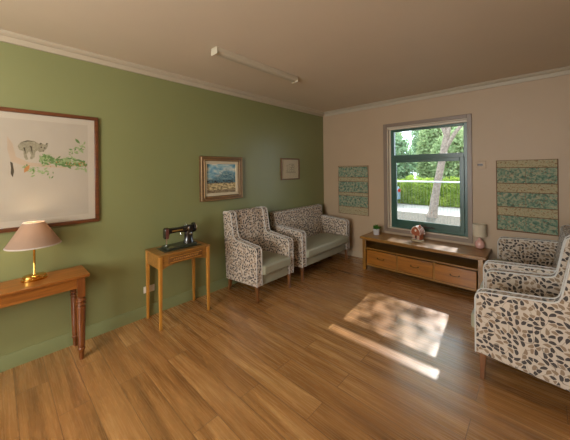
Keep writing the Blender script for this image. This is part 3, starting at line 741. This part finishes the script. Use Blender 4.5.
# ------------------------------------------------------------------ outdoors
GZ = -.2
struct(MB().box(-14, 18, 4.76, 11.9, GZ-.1, GZ).build('ground_gravel', 'gravel'))
struct(MB().box(-14, 18, 11.9, 60, GZ-.1, GZ+.001).build('pavement', 'pave'))
def crown(b, cx, cy, cz, rx, ry, rz, n, L, shell_=.5):
    for _ in range(n):
        v = Vector((random.gauss(0, 1), random.gauss(0, 1), random.gauss(0, 1))).normalized()*(random.random()**(1/3)*(1-shell_)+shell_)
        b.leaf((cx+v.x*rx, cy+v.y*ry, cz+v.z*rz), L*random.uniform(.7, 1.3), L*.5)
tr = thing('gum_tree', 'pale leaning tree trunk forking beside the white fence outside the window', 'tree', (.26, 11.2, GZ))
o_ = lambda x, z, y=0: (x-.26, y, z-GZ)
b = MB()
b.tube([o_(.22, GZ-.02), o_(.27, .0), o_(.38, .82), (.55-.26, .02, 1.745-GZ), o_(.66, 2.36), o_(.75, 2.95, .1), o_(.80, 3.9, .2), o_(.7, 5.2, .3), o_(.9, 6.4, .2)], .15, 12, [.20, .155, .125, .12, .115, .10, .085, .06, .03])
b.tube([o_(.62, 2.15), o_(.74, 2.40), o_(1.0, 2.87), o_(1.25, 3.19), o_(1.5, 3.34), o_(2.3, 3.9)], .1, 10, [.07, .075, .065, .055, .045, .025])
b.tube([o_(.72, 2.8), o_(.5, 3.5), o_(-.1, 4.3, .3), o_(-.8, 4.9, .4)], .05, 8, [.07, .06, .045, .02])
b.tube([o_(.8, 3.9, .2), o_(1.3, 4.7, -.2), o_(1.9, 5.6, -.5)], .05, 8, [.06, .04, .02])
b.build('trunk', 'bark', tr)
b = MB()
for cx, cy, cz, r, n in ((-.9, .2, 5.0, 1.2, 1500), (.5, 0, 6.3, 1.3, 700), (1.9, -.4, 6.0, 1.3, 420), (2.2, .3, 4.1, .8, 700), (-.4, -.2, 6.2, 1.3, 900), (-1.6, .3, 4.1, .9, 900), (.0, .6, 3.9, .6, 350)):
    crown(b, cx, cy, cz, r, r, r*.75, n, .15, .2)
b.build('foliage', 'leafA', tr, uv=False, norm=False, sharp=0)
trees = [(-3.7, 17.0, 'leafB', 'blue-green bushy near tree just beyond the hedge, above the parked car'), (.0, 17.6, 'leafA', 'bushy near tree just beyond the hedge, right of the leaning trunk'), (3.7, 17.0, 'leafB', 'blue-green bushy near tree beyond the hedge, past the right jamb of the window'),
         (-4.0, 26.5, 'leafB', 'tallest distant blue-green tree, its top left of centre in the upper pane'), (.2, 26.8, 'leafA', 'tallest distant light green tree, past the right jamb of the window'),
         (-6.2, 21.6, 'leafA', 'light green farther tree at the very left edge of the window view'), (-2.0, 21.8, 'leafA', 'light green farther tree in the gap between the two bushy near trees'), (1.9, 21.8, 'leafB', 'blue-green farther tree behind the right end of the hedge')]
for x, y, m_, lb in trees:
    t_ = thing('background_tree', lb, 'tree', (x, y, GZ), 0, 'trees beyond the hedge')
    far = y > 20; hh = 7.6 if y > 25 else (6.0 if far else 4.3)
    MB().tube([(0, 0, -.02), (.1, 0, 1.5), (0, .1, hh*.7)], .15, 8, [.2, .16, .08]).build('trunk', 'bark', t_)
    b = MB()
    for k in range(15):
        a = k*2.4; q = random.uniform(.2, .95)
        crown(b, math.cos(a)*q, math.sin(a)*q*.6, 1.0+(hh-1.8)*((k/15.)**1.25), .75, .75, .7, 560, .24, .3)
    crown(b, 0, 0, hh/2, 1.55, 1.2, hh/2-.1, 5200 if far else 3200, .28, .05)
    b.build('foliage', m_, t_, uv=False, norm=False, sharp=0)
b = MB()
for _ in range(26000):
    x = random.uniform(-6, 5); u = random.random(); top = 1.1+.10*math.sin(x*3.1)+.07*math.sin(x*7.3+1)
    y = 14.4+random.uniform(0, 1)**1.6*1.0; z = GZ+.05+u*(top-GZ)
    b.leaf((x, y, z), .10, .055)
hg = b.build('hedge', 'leafH', uv=False, norm=False, sharp=0); tag(hg, 'clipped bright green hedge beyond the pavement outside', 'hedge'); 
inner = MB(); inner.box(-6, 5, 14.75, 15.3, GZ, .9); inner.build('dense_core', 'leafH', hg)
# white-railed wire fence
fn = thing('wire_fence', 'white-railed fence with thin vertical wires outside the window', 'fence', (1, 7.6, GZ))
fz = 1.275-GZ
MB().tube([(-4.5, 0, fz), (4, 0, fz)], .020, 8).build('top_rail', 'fence', fn)
MB().tube([(-4.5, 0, .42), (4, 0, .42)], .010, 6).tube([(-4.5, 0, .10), (4, 0, .10)], .010, 6).build('lower_rails', 'wire', fn)
for x in (-4.4, -2.2, 1.6, 3.9): MB().tube([(x, 0, 0), (x, 0, fz)], .025, 8).build('post', 'fence', fn)
b = MB(); x = -4.35
while x < 3.9:
    b.box(x-.0018, x+.0018, -.0018, .0018, .1, fz); x += .075
wr = b.build('vertical_wires', 'wire', fn, uv=False); wr['kind'] = 'stuff'

# parked car
cr = thing('parked_car', 'pale blue parked car at the left edge of the window view', 'car', (-4.0, 13.2, GZ))
hwid = .82
prof = [(-2.05, .30), (-2.08, .60), (-2.0, .85), (-1.1, .95), (-.45, 1.38), (1.05, 1.42), (1.75, 1.0), (2.0, .92), (2.07, .62), (2.05, .30)]
rings = []
for y, k in ((-hwid, .93), (-hwid+.06, 1), (hwid-.06, 1), (hwid, .93)):
    rings.append([(x*(1 if k == 1 else .985), y+(0 if z < .96 else (.13 if y < 0 else -.13)), .30+(z-.30)*(1 if k == 1 else .97)) for x, z in prof])
MB().loft(rings).build('body', 'carp', cr, .02, 2)
for s in (-1, 1):
    y = s*(hwid-.055)
    b = MB().prism([(-1.0, .98), (-.45, 1.31), (.25, 1.34), (.25, .98)], 1, y-.012, y+.012); b.prism([(.32, .98), (.32, 1.34), (1.0, 1.34), (1.5, 1.0)], 1, y-.012, y+.012)
    b.build('side_windows', 'carg', cr)
MB().prism([(1.13, 1.395), (1.72, 1.035), (1.74, 1.055), (1.15, 1.415)], 1, -.55, .55).build('rear_window', 'carg', cr)
MB().prism([(-1.02, 1.02), (-.52, 1.345), (-.54, 1.365), (-1.05, 1.035)], 1, -.55, .55).build('windscreen', 'carg', cr)
for x in (-1.3, 1.3):
    for s in (-1, 1):
        w_ = MB().lathe([(0, -.09), (.27, -.09), (.31, -.05), (.31, .05), (.27, .09), (0, .09)], (x, s*(hwid-.06), .311), 24, 1).build('wheel', 'tyre', cr)
        MB().lathe([(0, -.01), (.18, -.01), (.18, .01), (0, .012)], (x, s*(hwid+.036), .311), 16, 1).build('hubcap', 'chrome', w_)
for s in (-1, 1): MB().box(2.03, 2.09, s*.62-.12, s*.62+.12, .66, .82).build('tail_light', 'tail', cr, .01)

# ------------------------------------------------------------------ light
def light(name, typ, loc, energy, color, rot=None, **kw):
    l = bpy.data.lights.new(name, typ); l.energy = energy; l.color = color
    for k, v in kw.items(): setattr(l, k, v)
    o = bpy.data.objects.new(name, l); C.objects.link(o); o.location = loc
    if rot is not None: o.rotation_euler = rot
    return o
sd = Vector((.107, -1.2, -1)).normalized()
sun = light('sun', 'SUN', (1, 10, 9), 6.2, (1, .99, .96), sd.to_track_quat('-Z', 'Y').to_euler(), angle=R(.55))
light('table_lamp_bulb_light', 'POINT', (lx, ly, CT+.40), 17, (1, .84, .62), shadow_soft_size=.03)
for yy in (-1.75, -1.3, -.85): light('added_batten_fill', 'POINT', (1.7, yy, HC-.16), 25, (1, .96, .89), shadow_soft_size=.07)  # added fill lights below the unseen batten
light('added_rear_fill', 'AREA', ((rx0+rx1)/2, YR-.04, (rz0+rz1)/2), 115, (.98, .99, .97), (R(78), 0, 0), shape='RECTANGLE', size=rx1-rx0-.1, size_y=rz1-rz0-.1)  # added area light, fills the room from the unseen rear opening

wd = bpy.data.worlds.new('sky'); bpy.context.scene.world = wd; wd.use_nodes = True
nt = wd.node_tree; bg = nt.nodes['Background']
bg.inputs[0].default_value = (.76, .89, 1, 1); bg.inputs[1].default_value = 4.4

# ------------------------------------------------------------------ camera
cam = bpy.data.cameras.new('camera'); co = bpy.data.objects.new('camera', cam); C.objects.link(co)
F = 271.732; yaw = .753; roll = -.011
cam.sensor_fit = 'HORIZONTAL'; cam.sensor_width = 36; cam.lens = 36*F/570
cam.shift_x = 0; cam.shift_y = -(220-170.653)/570; cam.clip_start = .05; cam.clip_end = 200
f = Vector((-math.sin(yaw), math.cos(yaw), 0)); r_ = Vector((math.cos(yaw), math.sin(yaw), 0)); u_ = Vector((0, 0, 1))
r2 = r_*math.cos(roll)+u_*math.sin(roll); u2 = -r_*math.sin(roll)+u_*math.cos(roll)
m = Matrix((r2, u2, -f)).transposed().to_4x4(); m.translation = Vector((3.193, 0, 1.6)); co.matrix_world = m
sc = bpy.context.scene; sc.camera = co
sc.view_settings.view_transform = 'Standard'; sc.view_settings.look = 'None'; sc.view_settings.gamma = 1
sc.view_settings.use_curve_mapping = False; sc.view_settings.exposure = .2
sc.cycles.use_denoising = True; sc.cycles.max_bounces = 8; sc.cycles.diffuse_bounces = 5; sc.cycles.transparent_max_bounces = 16
sc.cycles.caustics_reflective = False; sc.cycles.sample_clamp_indirect = 6
